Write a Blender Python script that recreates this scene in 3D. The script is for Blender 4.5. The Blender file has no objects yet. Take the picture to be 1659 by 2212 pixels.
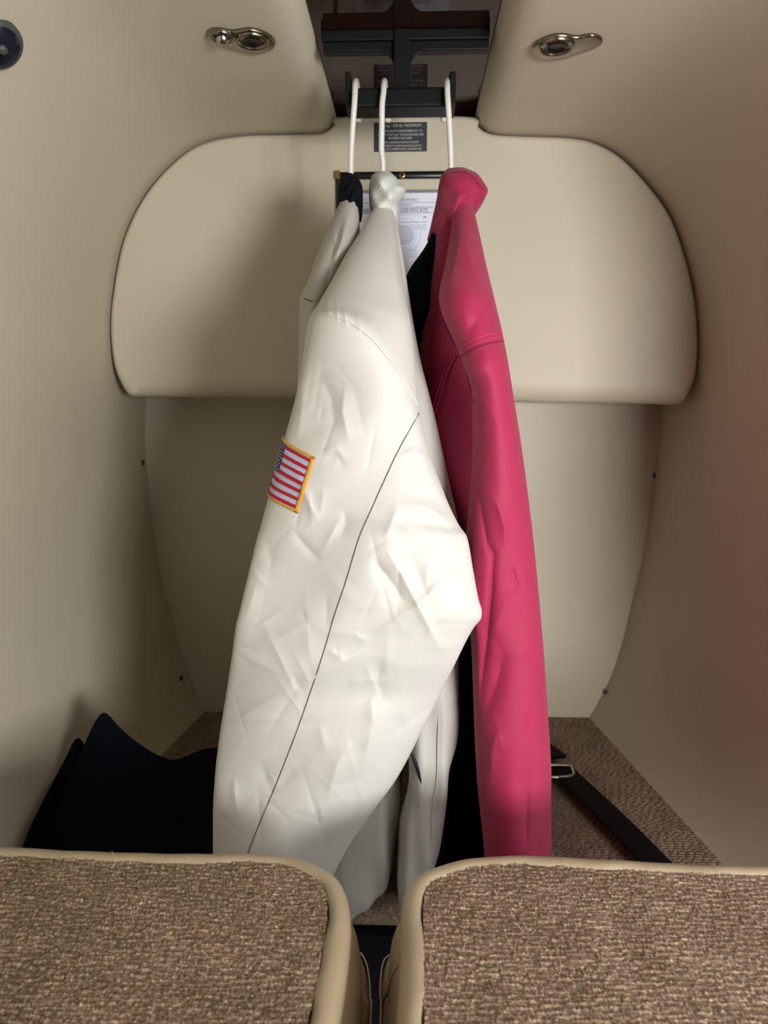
import bpy, bmesh, math, random
import numpy as np
from mathutils import Vector, Matrix

random.seed(7); RNG = np.random.default_rng(7)
SC = bpy.context.scene
COL = SC.collection

# ------------------------------------------------------------------ camera
FPX, CX, CY = 1560.0, 829.5, 1106.0
ZC = 0.70                                     # eye height above the baggage floor datum
dx, dy = 885 - CX, CY - 850                   # pixel where the fuselage axis (+Y) vanishes
fwd_cam = Vector((dx / FPX, dy / FPX, -1)).normalized()   # +Y in camera coordinates
yaw = math.atan2(dx, FPX)
pitch = math.atan2(dy, math.hypot(dx, FPX))
cam_d = bpy.data.cameras.new('camera'); cam = bpy.data.objects.new('camera', cam_d); COL.objects.link(cam)
cam.location = (0, 0, ZC)
cam.rotation_euler = (math.pi / 2 - math.atan2(dy, FPX), 0, math.atan2(dx, FPX) * 1.0)
cam_d.sensor_fit = 'VERTICAL'; cam_d.sensor_height = 36.0; cam_d.lens = FPX / 2212 * 36.0
cam_d.clip_start = 0.01
cam_d.dof.use_dof = True; cam_d.dof.focus_distance = 0.72; cam_d.dof.aperture_fstop = 8.5
SC.camera = cam
RM = np.array(cam.rotation_euler.to_matrix())

# ------------------------------------------------------------------ world and lights
w = bpy.data.worlds.new('cabin_light'); SC.world = w; w.use_nodes = True
w.node_tree.nodes['Background'].inputs[0].default_value = (0.97, 0.985, 1.0, 1)
w.node_tree.nodes['Background'].inputs[1].default_value = 1.8

def area(name, loc, target, sx, sy, power, color=(1, 1, 1)):
    l = bpy.data.lights.new(name, 'AREA'); l.shape = 'RECTANGLE'; l.size = sx; l.size_y = sy
    l.energy = power; l.color = color
    o = bpy.data.objects.new(name, l); COL.objects.link(o); o.location = loc
    o.rotation_euler = (Vector(target) - Vector(loc)).to_track_quat('-Z', 'Y').to_euler()
    return o
# daylight entering by the cabin door ahead of the baggage bay, on the right
area('door_daylight', (0.72, -0.72, ZC - 0.07), (-0.10, 0.85, ZC - 0.08), 0.42, 0.30, 26.0, (1.0, 0.985, 0.95))

SC.view_settings.view_transform = 'Standard'; SC.view_settings.look = 'None'
SC.view_settings.gamma = 1.0; SC.view_settings.use_curve_mapping = False
SC.view_settings.exposure = 0.30

# ------------------------------------------------------------------ helpers
def dirs(px, py):
    px = np.asarray(px, float); py = np.asarray(py, float)
    d = np.stack([(px - CX) / FPX, -(py - CY) / FPX, -np.ones_like(px)], -1)
    return d @ RM.T
def P(px, py, Y):
    d = dirs(px, py); s = np.asarray(Y, float) / d[..., 1]
    p = d * s[..., None]; p[..., 2] += ZC; return p
def Pz(px, py, z):
    d = dirs(px, py); s = (z - ZC) / d[..., 2]
    p = d * s[..., None]; p[..., 2] += ZC; return p

def pchip(x, y, xq):
    x = np.asarray(x, float); y = np.asarray(y, float); xq = np.asarray(xq, float)
    h = np.diff(x); dl = np.diff(y) / h
    m = np.zeros_like(y)
    for i in range(1, len(x) - 1):
        if dl[i - 1] * dl[i] > 0:
            w1 = 2 * h[i] + h[i - 1]; w2 = h[i] + 2 * h[i - 1]
            m[i] = (w1 + w2) / (w1 / dl[i - 1] + w2 / dl[i])
    m[0] = dl[0]; m[-1] = dl[-1]
    k = np.clip(np.searchsorted(x, xq) - 1, 0, len(x) - 2)
    t = (xq - x[k]) / h[k]
    return ((2*t**3 - 3*t**2 + 1) * y[k] + (t**3 - 2*t**2 + t) * h[k] * m[k]
            + (-2*t**3 + 3*t**2) * y[k+1] + (t**3 - t**2) * h[k] * m[k+1])

def smooth_closed(pts, n=120):
    """Catmull-Rom through a closed loop."""
    pts = np.asarray(pts, float); N = len(pts); out = []
    per = max(2, n // N)
    for i in range(N):
        p0, p1, p2, p3 = pts[i-1], pts[i], pts[(i+1) % N], pts[(i+2) % N]
        for k in range(per):
            t = k / per
            out.append(0.5*((2*p1) + (-p0+p2)*t + (2*p0-5*p1+4*p2-p3)*t*t + (-p0+3*p1-3*p2+p3)*t**3))
    return np.array(out)
def smooth_open(pts, n=80):
    pts = np.asarray(pts, float)
    s = np.r_[0, np.cumsum(np.linalg.norm(np.diff(pts, axis=0), axis=1))]
    q = np.linspace(0, s[-1], n)
    ext = np.vstack([2*pts[0]-pts[1], pts, 2*pts[-1]-pts[-2]])
    out = []
    for v in q:
        k = min(np.searchsorted(s, v, 'right') - 1, len(pts) - 2); t = (v - s[k]) / (s[k+1]-s[k])
        p0, p1, p2, p3 = ext[k], ext[k+1], ext[k+2], ext[k+3]
        out.append(0.5*((2*p1) + (-p0+p2)*t + (2*p0-5*p1+4*p2-p3)*t*t + (-p0+3*p1-3*p2+p3)*t**3))
    return np.array(out)

def mesh_obj(name, verts, faces, mat, parent=None, smooth=True):
    me = bpy.data.meshes.new(name)
    me.from_pydata([tuple(v) for v in np.asarray(verts, float).tolist()], [], faces)
    me.validate(); 
    bm = bmesh.new(); bm.from_mesh(me); bmesh.ops.recalc_face_normals(bm, faces=bm.faces); bm.to_mesh(me); bm.free()
    if smooth: me.polygons.foreach_set('use_smooth', [True] * len(me.polygons))
    if mat: me.materials.append(mat)
    o = bpy.data.objects.new(name, me); COL.objects.link(o)
    if parent: o.parent = parent
    return o
def bm_obj(name, bm, mat, parent=None, smooth=False):
    me = bpy.data.meshes.new(name); bmesh.ops.recalc_face_normals(bm, faces=bm.faces); bm.to_mesh(me); bm.free()
    if smooth: me.polygons.foreach_set('use_smooth', [True] * len(me.polygons))
    me.materials.append(mat)
    o = bpy.data.objects.new(name, me); COL.objects.link(o)
    if parent: o.parent = parent
    return o
def empty(name, loc=(0, 0, 0)):
    o = bpy.data.objects.new(name, None); COL.objects.link(o); o.empty_display_size = 0.05
    return o           # stays at the origin: its parts are built in place
def tag(o, label=None, cat=None, group=None, kind=None):
    if label: o['label'] = label
    if cat: o['category'] = cat
    if group: o['group'] = group
    if kind: o['kind'] = kind
    return o
def grid_faces(nr, nc, wrap=False):
    f = []
    for j in range(nr - 1):
        b = j * nc
        for i in range(nc - (0 if wrap else 1)):
            i2 = (i + 1) % nc
            f.append((b + i, b + i2, b + nc + i2, b + nc + i))
    return f
def tube(path, r, seg=8, cap=True):
    path = np.asarray(path, float); n = len(path)
    rr = np.full(n, r) if np.isscalar(r) else np.asarray(r)
    T = np.gradient(path, axis=0); T /= np.linalg.norm(T, axis=1)[:, None] + 1e-12
    ref = np.array([0.31, 0.17, 0.93]); V = []
    nrm = np.cross(T[0], ref); nrm /= np.linalg.norm(nrm)
    for k in range(n):
        nrm = nrm - T[k] * np.dot(nrm, T[k]); nrm /= np.linalg.norm(nrm)
        b = np.cross(T[k], nrm)
        for a in range(seg):
            t = 2 * math.pi * a / seg
            V.append(path[k] + rr[k] * (math.cos(t) * nrm + math.sin(t) * b))
    F = grid_faces(n, seg, True)
    if cap:
        F.append(tuple(range(seg))[::-1]); F.append(tuple(range((n-1)*seg, n*seg)))
    return np.array(V), F
def merge(parts):
    V, F, o = [], [], 0
    for v, f in parts:
        V.append(np.asarray(v)); F += [tuple(i + o for i in q) for q in f]; o += len(v)
    return np.vstack(V), F
def box(x0, x1, y0, y1, z0, z1, bev=0.0, seg=2):
    bm = bmesh.new()
    m = Matrix.Translation(((x0+x1)/2, (y0+y1)/2, (z0+z1)/2)) @ Matrix.Diagonal((x1-x0, y1-y0, z1-z0, 1))
    bmesh.ops.create_cube(bm, size=1, matrix=m)
    if bev: bmesh.ops.bevel(bm, geom=bm.edges[:], offset=bev, segments=seg, affect='EDGES', profile=0.5)
    return bm
def prism(pts2, lift, bev=0.0):
    """pts2: closed ring of 3D points; lift: extrusion vector."""
    bm = bmesh.new(); vs = [bm.verts.new(p) for p in pts2]; f = bm.faces.new(vs)
    r = bmesh.ops.extrude_face_region(bm, geom=[f])
    top = [e for e in r['geom'] if isinstance(e, bmesh.types.BMVert)]
    bmesh.ops.translate(bm, verts=top, vec=lift)
    if bev:
        tf = [e for e in r['geom'] if isinstance(e, bmesh.types.BMFace)]
        es = list({e for q in tf for e in q.edges})
        bmesh.ops.bevel(bm, geom=es, offset=bev, segments=2, affect='EDGES', profile=0.5)
    return bm

# ------------------------------------------------------------------ materials
def srgb(r, g, b):
    f = lambda c: (c/255/12.92) if c/255 <= 0.04045 else ((c/255+0.055)/1.055)**2.4
    return (f(r), f(g), f(b), 1)
def mat(name, col, rough=0.6, metal=0.0, bump=0.0, bscale=300, detail=4, var=0.0, vscale=20, col2=None,
        coat=0.0, sheen=0.0, spec=0.5):
    m = bpy.data.materials.new(name); m.use_nodes = True; nt = m.node_tree; B = nt.nodes['Principled BSDF']
    B.inputs['Base Color'].default_value = col; B.inputs['Roughness'].default_value = rough
    B.inputs['Metallic'].default_value = metal; B.inputs['Specular IOR Level'].default_value = spec
    if coat: B.inputs['Coat Weight'].default_value = coat; B.inputs['Coat Roughness'].default_value = 0.05
    if sheen: B.inputs['Sheen Weight'].default_value = sheen; B.inputs['Sheen Roughness'].default_value = 0.5
    tc = nt.nodes.new('ShaderNodeTexCoord')
    if bump:
        n = nt.nodes.new('ShaderNodeTexNoise'); n.inputs['Scale'].default_value = bscale; n.inputs['Detail'].default_value = detail
        b = nt.nodes.new('ShaderNodeBump'); b.inputs['Strength'].default_value = bump; b.inputs['Distance'].default_value = 0.001
        nt.links.new(tc.outputs['Object'], n.inputs['Vector']); nt.links.new(n.outputs['Fac'], b.inputs['Height'])
        nt.links.new(b.outputs['Normal'], B.inputs['Normal'])
    if col2 is not None:
        n2 = nt.nodes.new('ShaderNodeTexNoise'); n2.inputs['Scale'].default_value = vscale; n2.inputs['Detail'].default_value = 5
        rp = nt.nodes.new('ShaderNodeValToRGB'); rp.color_ramp.elements[0].position = 0.5 - var; rp.color_ramp.elements[1].position = 0.5 + var
        rp.color_ramp.elements[0].color = col; rp.color_ramp.elements[1].color = col2
        nt.links.new(tc.outputs['Object'], n2.inputs['Vector']); nt.links.new(n2.outputs['Fac'], rp.inputs['Fac'])
        nt.links.new(rp.outputs['Color'], B.inputs['Base Color'])
    return m
def crease_bump(m, scale, dist, strength):
    nt = m.node_tree; B = nt.nodes['Principled BSDF']; old = B.inputs['Normal'].links[0].from_socket if B.inputs['Normal'].links else None
    tc = nt.nodes.new('ShaderNodeTexCoord'); n = nt.nodes.new('ShaderNodeTexNoise'); n.noise_type = 'RIDGED_MULTIFRACTAL'
    n.inputs['Scale'].default_value = scale; n.inputs['Detail'].default_value = 2.5; n.inputs['Distortion'].default_value = 0.6
    b = nt.nodes.new('ShaderNodeBump'); b.inputs['Strength'].default_value = strength; b.inputs['Distance'].default_value = dist
    nt.links.new(tc.outputs['Object'], n.inputs['Vector']); nt.links.new(n.outputs['Fac'], b.inputs['Height'])
    if old: nt.links.new(old, b.inputs['Normal'])
    nt.links.new(b.outputs['Normal'], B.inputs['Normal'])
def rib_mat(name, col, axis, scale, strength):
    m = mat(name, col, 0.9, spec=0.15); nt = m.node_tree; B = nt.nodes['Principled BSDF']
    tc = nt.nodes.new('ShaderNodeTexCoord'); wv = nt.nodes.new('ShaderNodeTexWave')
    wv.bands_direction = axis; wv.inputs['Scale'].default_value = scale; wv.inputs['Distortion'].default_value = 1.2
    wv.inputs['Detail'].default_value = 1
    b = nt.nodes.new('ShaderNodeBump'); b.inputs['Strength'].default_value = strength; b.inputs['Distance'].default_value = 0.0015
    nt.links.new(tc.outputs['Object'], wv.inputs['Vector']); nt.links.new(wv.outputs['Fac'], b.inputs['Height'])
    nt.links.new(b.outputs['Normal'], B.inputs['Normal']); return m

M = {}
M['liner'] = mat('beige_liner', srgb(196, 186, 166), 0.55, bump=0.06, bscale=900, col2=srgb(199, 190, 171), var=0.25, vscale=6)
M['panel'] = mat('beige_panel', srgb(200, 191, 171), 0.5, bump=0.05, bscale=900, col2=srgb(195, 186, 166), var=0.25, vscale=7)
M['gap'] = mat('dark_gap', srgb(30, 28, 25), 0.8)
M['lacquer'] = mat('dark_lacquered_wood', srgb(26, 15, 11), 0.04, col2=srgb(40, 20, 14), var=0.2, vscale=9, spec=0.22)
M['black'] = mat('black_metal', srgb(15, 16, 18), 0.5, bump=0.08, bscale=600, spec=0.2)
M['blackgloss'] = mat('black_edge', srgb(14, 14, 15), 0.3)
M['steel'] = mat('brushed_nickel', srgb(140, 132, 118), 0.24, metal=1.0, bump=0.03, bscale=800)
M['hole'] = mat('dark_socket', srgb(12, 10, 9), 0.4)
M['chrome'] = mat('bright_steel', srgb(190, 186, 176), 0.18, metal=1.0)
M['navyplastic'] = mat('blue_black_plastic', srgb(14, 20, 38), 0.22, coat=0.4)
M['greyring'] = mat('grey_rim', srgb(70, 72, 72), 0.35)
M['hanger'] = mat('white_plastic', srgb(212, 212, 206), 0.32)
M['white'] = mat('white_nylon', srgb(195, 193, 187), 0.62, bump=0.10, bscale=1500, sheen=0.1)
M['white2'] = mat('offwhite_nylon', srgb(172, 168, 161), 0.55, bump=0.10, bscale=1500)
crease_bump(M['white'], 9, 0.004, 0.35); crease_bump(M['white2'], 12, 0.004, 0.4)
M['seamdark'] = mat('seam_shadow_thread', srgb(96, 88, 76), 0.9)  # dark taupe stands in for the shadow in the seam gap
M['seamlight'] = mat('white_thread', srgb(206, 203, 194), 0.9)
M['whiteknit'] = rib_mat('white_rib_knit', srgb(205, 209, 203), 'DIAGONAL', 190, 0.3)
M['navyknit'] = rib_mat('navy_rib_knit', srgb(12, 14, 22), 'DIAGONAL', 190, 0.7)
M['pink'] = mat('raspberry_softshell', srgb(150, 18, 63), 0.72, bump=0.25, bscale=1300, sheen=0.1, col2=srgb(161, 23, 72), var=0.15, vscale=900)
M['pinkdark'] = mat('raspberry_thread', srgb(110, 10, 44), 0.9)
M['pinkthread'] = mat('raspberry_topstitch', srgb(190, 46, 92), 0.8)
M['lining'] = mat('black_lining', srgb(12, 11, 17), 0.9, bump=0.2, bscale=900, spec=0.15)
M['navycloth'] = mat('navy_wool', srgb(7, 10, 18), 0.95, bump=0.3, bscale=700, spec=0.1)
M['webbing'] = mat('black_webbing', srgb(14, 13, 14), 0.8, bump=0.4, bscale=900, spec=0.15)
M['leather'] = mat('tan_leather', srgb(156, 139, 113), 0.5, bump=0.12, bscale=700, col2=srgb(149, 132, 106), var=0.2, vscale=14)
M['leather_dark'] = mat('tan_cushion_leather', srgb(160, 141, 112), 0.5, bump=0.12, bscale=700)
M['stitch'] = mat('tan_stitching', srgb(190, 172, 140), 0.8)
M['placard'] = mat('charcoal_placard', srgb(48, 51, 55), 0.5)
M['print'] = mat('pale_print', srgb(186, 188, 186), 0.6)
M['paper'] = mat('white_paper', srgb(226, 230, 246), 0.8)
M['ink'] = mat('blue_grey_ink', srgb(112, 122, 148), 0.8)
M['inkpale'] = mat('pale_seal_print', srgb(190, 197, 220), 0.8)
M['brass'] = mat('brass', srgb(170, 140, 90), 0.3, metal=1.0)
M['gold'] = mat('gold_thread', srgb(200, 138, 28), 0.6, bump=0.9, bscale=1600, detail=2, col2=srgb(222, 170, 56), var=0.2, vscale=900)
M['red'] = mat('red_thread', srgb(158, 8, 28), 0.6, bump=0.9, bscale=1700, detail=2, col2=srgb(184, 16, 40), var=0.2, vscale=1000)
M['wthread'] = mat('white_embroidery', srgb(196, 195, 220), 0.6, bump=0.9, bscale=1500, detail=2, col2=srgb(178, 177, 206), var=0.15, vscale=1200)
M['navythread'] = mat('navy_embroidery', srgb(22, 32, 74), 0.6, bump=0.6, bscale=1600)

def carpet_mat(name, a, b, c):
    m = mat(name, a, 0.95, spec=0.15); nt = m.node_tree; B = nt.nodes['Principled BSDF']
    tc = nt.nodes.new('ShaderNodeTexCoord')
    n1 = nt.nodes.new('ShaderNodeTexNoise'); n1.inputs['Scale'].default_value = 380; n1.inputs['Detail'].default_value = 3
    n2 = nt.nodes.new('ShaderNodeTexNoise'); n2.inputs['Scale'].default_value = 28; n2.inputs['Detail'].default_value = 4
    mp = nt.nodes.new('ShaderNodeMapping'); mp.inputs['Scale'].default_value = (1, 1.25, 1)
    nt.links.new(tc.outputs['Object'], mp.inputs[0]); nt.links.new(mp.outputs[0], n1.inputs['Vector'])
    nt.links.new(tc.outputs['Object'], n2.inputs['Vector'])
    rp = nt.nodes.new('ShaderNodeValToRGB'); e = rp.color_ramp.elements
    e[0].position = 0.36; e[0].color = a; e[1].position = 0.74; e[1].color = c
    k = e.new(0.56); k.color = b
    nt.links.new(n1.outputs['Fac'], rp.inputs['Fac'])
    mx = nt.nodes.new('ShaderNodeMix'); mx.data_type = 'RGBA'; mx.blend_type = 'MULTIPLY'
    r2 = nt.nodes.new('ShaderNodeValToRGB'); r2.color_ramp.elements[0].position = 0.35; r2.color_ramp.elements[0].color = (0.78, 0.76, 0.74, 1)
    r2.color_ramp.elements[1].position = 0.65; r2.color_ramp.elements[1].color = (1, 1, 1, 1)
    nt.links.new(n2.outputs['Fac'], r2.inputs['Fac'])
    mx.inputs[0].default_value = 1.0
    nt.links.new(rp.outputs['Color'], mx.inputs[6]); nt.links.new(r2.outputs['Color'], mx.inputs[7])
    nt.links.new(mx.outputs[2], B.inputs['Base Color'])
    return m
M['carpet'] = carpet_mat('brown_loop_carpet', srgb(106, 86, 71), srgb(142, 121, 102), srgb(190, 170, 142))
M['floorcarpet'] = carpet_mat('baggage_floor_carpet', srgb(112, 94, 80), srgb(140, 120, 104), srgb(172, 152, 130))
def clear_mat():
    m = bpy.data.materials.new('clear_vinyl'); m.use_nodes = True; nt = m.node_tree
    B = nt.nodes['Principled BSDF']; B.inputs['Base Color'].default_value = (0.9, 0.93, 0.97, 1)
    B.inputs['Roughness'].default_value = 0.15; B.inputs['Alpha'].default_value = 0.06
    return m
M['vinyl'] = clear_mat()

# ------------------------------------------------------------------ the setting: liner, bulkhead, floor
YU, YL = 1.27, 1.47          # front of the upper bulkhead panel, lower bulkhead panel
def prof(up, low, rest):
    a = P([p[0] for p in up], [p[1] for p in up], YU)[:, [0, 2]]
    b = P([p[0] for p in low], [p[1] for p in low], YL)[:, [0, 2]]
    return smooth_open(np.vstack([a, b, rest]), 110)
upL = [(722, 200), (723, 240), (716, 262), (700, 277), (680, 282), (600, 284), (520, 286), (450, 297), (396, 322), (340, 372), (296, 432), (260, 512), (240, 600), (231, 690), (231, 780)]
loL = [(314, 900), (316, 1000), (340, 1200), (372, 1330), (404, 1440), (462, 1560)]
upR = [(1031, 200), (1030, 240), (1037, 262), (1052, 278), (1075, 285), (1150, 288), (1230, 291), (1290, 303), (1348, 335), (1405, 392), (1455, 462), (1490, 560), (1508, 640), (1515, 720), (1514, 800)]
loR = [(1424, 900), (1417, 1000), (1392, 1180), (1362, 1310), (1340, 1400), (1305, 1490), (1244, 1578)]
profL = prof(upL, loL, [(-0.31, -0.03), (-0.30, -0.25)]); profR = prof(upR, loR, [(0.26, -0.03), (0.25, -0.25)])
def liner(name, pr, label, ys, door=False):
    sgn = np.sign(pr[60, 0])
    V = []
    for y in ys:
        q = pr.copy()
        # the bay widens toward the cabin, most of all low down
        low = np.clip((ZC - 0.15 - q[:, 1]) / 0.5, 0, 1)
        q[:, 0] += sgn * low * np.clip(1.47 - y, 0, 0.9) * 0.16
        V += [(x, y, z) for x, z in q]
    # turned-back rim round the whole liner so that it has thickness
    F = grid_faces(len(ys), len(pr))
    if door:      # the cabin door opening, ahead of the baggage bay
        F = [q for q in F if not (-0.62 < V[q[0]][1] < 0.62 and ZC - 0.62 < V[q[0]][2] < ZC + 0.36)]
    o = mesh_obj(name, V, F, M['liner'])
    s = o.modifiers.new('thickness', 'SOLIDIFY'); s.thickness = 0.012; s.offset = -1
    tag(o, label, 'wall', kind='structure'); return o
wl = liner('wall_left', profL, 'curved beige padded cabin wall and ceiling liner on the left', np.linspace(-1.00, 1.50, 110))
wr = liner('wall_right', profR, 'curved beige padded cabin wall and ceiling liner on the right', np.linspace(-1.00, 1.50, 110), True)
# make solidify grow outward from the bay
def outward(o):
    me = o.data; me.calc_loop_triangles()
    c = Vector((0, 0.8, ZC)); s = sum((p.normal.dot(p.center - c)) for p in me.polygons)
    if s > 0: me.flip_normals()
outward(wl); outward(wr)

zc_top = P(885, 240, YU)[2] + 0.004
o = bm_obj('ceiling', box(-0.20, 0.20, -1.00, 1.50, zc_top, zc_top + 0.02), M['lacquer']); tag(o, 'glossy dark lacquered strip along the cabin ceiling', 'ceiling', kind='structure')

# lower bulkhead panel
outl = np.vstack([profL[50:], profR[::-1][:60]])
o = bm_obj('wall_back', box(-0.60, 0.60, YL, YL + 0.02, -0.10, ZC + 0.1), M['panel']); tag(o, 'flat beige lower bulkhead panel behind the hanging jackets', 'wall', kind='structure')
# upper bulkhead panel: a rounded padded box
outer = [(727, 250), (885, 247), (1026, 250), (1034, 270), (1052, 283), (1080, 289), (1150, 292), (1230, 295), (1285, 306), (1343, 338), (1400, 396), (1450, 466), (1485, 562), (1503, 642), (1510, 720), (1508, 790), (1500, 830), (1484, 864), (1468, 874), (1400, 873), (1100, 869),
         (880, 864), (600, 860), (310, 857), (284, 856), (268, 846), (250, 810), (240, 765), (236, 690), (246, 602), (265, 515), (301, 436), (345, 377), (400, 327), (453, 302), (522, 290.5), (600, 288), (682, 286), (704, 280), (720, 266)]
oc = smooth_closed(np.array(outer, float), 240)
O3 = P(oc[:, 0], oc[:, 1], YU)[:, [0, 2]]
tang = np.roll(O3, -1, 0) - np.roll(O3, 1, 0); tang /= np.linalg.norm(tang, axis=1)[:, None]
nin = np.stack([-tang[:, 1], tang[:, 0]], -1)
cen = np.array([0, ZC + 0.2])
if np.mean(np.sum(nin * (cen - O3), 1)) < 0: nin = -nin
for _ in range(30): nin = (np.roll(nin, 1, 0) + nin + np.roll(nin, -1, 0)); nin /= np.linalg.norm(nin, axis=1)[:, None]
down = np.clip(nin[:, 1], 0, 1) ** 2
for _ in range(12): down = (np.roll(down, 1) + down + np.roll(down, -1)) / 3
#                   # 1 along the bottom lip
rings = []
for a in np.linspace(0, 1, 9):                       # quarter-round edge, wider along the lip
    th = a * math.pi / 2
    rad = 0.009 + 0.026 * down
    ins = rad * (1 - math.cos(th)); dep = (0.009 + 0.016 * down) * (1 - math.sin(th))
    q = O3 + nin * ins[:, None] if np.ndim(ins) else O3 + nin * ins
    rings.append(np.stack([q[:, 0], YU + dep, q[:, 1]], -1))
back = np.stack([O3[:, 0], np.full(len(O3), YL + 0.0), O3[:, 1]], -1)
allr = [back] + rings
n = len(O3)
F = grid_faces(len(allr), n, True); F.append(tuple(range((len(allr)-1)*n, len(allr)*n)))
up = mesh_obj('trim_1', np.vstack(allr), F, M['panel'])
tag(up, 'rounded beige padded upper bulkhead panel with a lipped lower edge', 'panel', kind='structure')
md = up.modifiers.new('wn', 'WEIGHTED_NORMAL'); md.keep_sharp = False

# floor of the baggage bay, ending in a step, and the cabin floor below it
zf = 0.015
bm = box(-0.62, 0.62, 0.90, 1.50, zf - 0.05, zf, 0.006)
o = bm_obj('floor', bm, M['floorcarpet']); tag(o, 'brown carpeted baggage floor', 'floor', kind='structure')
# raised dash pattern of the floor carpet (woven ribs)
V, F = [], []
k = 0
for yy in np.arange(0.92, 1.465, 0.0062):
    x = -0.46 + (k % 2) * 0.006
    while x < 0.46:
        L = 0.007 + 0.006 * random.random()
        b = len(V); hz = 0.0016
        V += [(x, yy, zf), (x + L, yy, zf), (x + L, yy + 0.0036, zf), (x, yy + 0.0036, zf),
              (x + .001, yy + .0009, zf + hz), (x + L - .001, yy + .0009, zf + hz), (x + L - .001, yy + .0027, zf + hz), (x + .001, yy + .0027, zf + hz)]
        F += [(b, b+1, b+5, b+4), (b+1, b+2, b+6, b+5), (b+2, b+3, b+7, b+6), (b+3, b, b+4, b+7), (b+4, b+5, b+6, b+7)]
        x += L + 0.003
    k += 1
fp = mesh_obj('carpet_pile', V, F, M['floorcarpet'], o); fp['kind'] = 'stuff'
o = bm_obj('floor_cabin', box(-0.66, 0.66, -1.00, 0.90, -0.24, -0.20), M['lining']); tag(o, 'dark cabin floor under the seats', 'floor', kind='structure')
bm = box(-0.62, 0.62, 0.885, 0.905, -0.20, zf - 0.05)
o = bm_obj('trim_2', bm, M['lining']); tag(o, 'dark step below the baggage floor', 'trim', kind='structure')

o = bm_obj('front_light_block', box(-0.68, 0.68, -1.03, -1.00, -0.24, ZC + 0.56), M['lining']); tag(o, 'unseen dark panel added behind the camera to block light', 'wall', kind='structure')  # unseen; added so daylight enters only by the door, dark to cut bounce

# screws in the side liners
def on_wall(pr, px, py):
    """where a pixel's ray meets the liner."""
    best = None
    sgn = np.sign(pr[60, 0])
    for y in np.linspace(0.5, 1.5, 1500):
        p = P(px, py, y)
        low = min(max((ZC - 0.15 - p[2]) / 0.5, 0), 1)
        xq = np.interp(p[2], pr[::-1, 1][:95], pr[::-1, 0][:95]) + sgn * low * min(max(1.47 - y, 0), 0.9) * 0.16
        if abs(p[0]) >= abs(xq):
            return p, sgn
    return p, sgn
def disc(c, nrm, r, th, seg=20, dome=0.0):
    nrm = Vector(nrm).normalized(); q = nrm.to_track_quat('Z', 'Y').to_matrix()
    ring = [(r, 0), (r, th * .6), (r * .9, th), (r * .5, th + dome * .7), (0.0001, th + dome)]
    V = []
    for rr, h in ring:
        for k in range(seg):
            a = 2 * math.pi * k / seg
            V.append(Vector(c) + q @ Vector((rr * math.cos(a), rr * math.sin(a), h)))
    return np.array([tuple(v) for v in V]), grid_faces(len(ring), seg, True)
for px, py, pr, par in ((307, 1000, profL, wl), (390, 1465, profL, wl), (1415, 1027, profR, wr), (1310, 1495, profR, wr)):
    p, s = on_wall(pr, px, py)
    v, f = disc(p + np.array([-s * 0.001, 0, 0]), (-s, -0.15, 0.1), 0.0062, 0.002)
    b = mesh_obj('screw', v, f, M['greyring'], par)
    v, f = disc(p + np.array([-s * 0.003, -0.0005, 0]), (-s, -0.15, 0.1), 0.003, 0.0003, 10)
    mesh_obj('socket', v, f, M['hole'], b)

# ------------------------------------------------------------------ ceiling fittings
ZP = P(600, 283, YU)[2]
def flat_ring(c, rx, z0, prof_pts, seg=40):
    V = []
    for rr, h in prof_pts:
        for k in range(seg):
            a = 2 * math.pi * k / seg
            V.append((c[0] + rx * rr * math.cos(a), c[1] + rx * rr * math.sin(a), z0 + h))
    return np.array(V), grid_faces(len(prof_pts), seg, True)
def fitting(name, outline, z, big, small, label):
    t = empty(name); tag(t, label, 'ceiling light', 'nickel fittings in the cabin ceiling')
    q = smooth_closed(np.array(outline, float), 100); ring = Pz(q[:, 0], q[:, 1], z)
    bm_obj('plate', prism([tuple(p) for p in ring], (0, 0, -0.004), 0.0018), M['steel'], t, True)
    def eye(px, py, rp, nm, hole):
        c = Pz(px, py, z - 0.004); r = rp * c[1] / FPX
        pts = [(1.0, 0.0005), (1.0, -0.002), (0.93, -0.0035), (0.86, -0.002), (0.8, 0.001), (0.62, -0.001), (0.56, -0.002)]
        v, f = flat_ring(c, r, c[2], pts); b = mesh_obj(nm, v, f, M['steel'], t)
        if hole:
            v, f = flat_ring(c, r, c[2], [(0.60, -0.0023), (0.53, -0.0030), (0.50, -0.0012), (0.001, -0.001)]); mesh_obj('socket', v, f, M['hole'], b)
        else:
            v, f = flat_ring(c, r, c[2], [(0.58, -0.001), (0.56, -0.006), (0.42, -0.0085), (0.2, -0.0095), (0.001, -0.010)]); mesh_obj('knob', v, f, M['chrome'], b)
    eye(*big, 'lamp_eyeball', True)
    if small: eye(*small, 'air_nozzle', False)
    return t
outA = [(446, 72), (451, 63), (464, 59), (481, 60), (495, 63), (508, 63), (523, 60), (539, 59), (559, 62.5), (581, 72), (594, 85), (595, 92), (588, 102), (571, 109.5), (552, 112), (530, 109), (501, 101), (472, 91), (455, 83.5), (448, 78)]
outB = [(1151, 102), (1156, 92), (1175, 80.5), (1198, 72.5), (1223, 72), (1237, 75), (1252, 75.5), (1266, 72.5), (1282, 71), (1297, 75.5), (1302, 83), (1297, 92), (1281, 101), (1252, 111), (1223, 121), (1194, 124.6), (1169, 121), (1155, 112)]
ZPR = P(1150, 287, YU)[2]
fitting('reading_light', outA, ZP - 0.001, (545, 87, 33), (480, 77, 23), 'nickel ceiling fitting with a lamp and a second small knob, left of the black strip')
fitting('reading_light', outB, ZPR - 0.001, (1202, 99, 35), None, 'nickel ceiling fitting with one reading lamp and a blank tail, right of the black strip')

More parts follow.
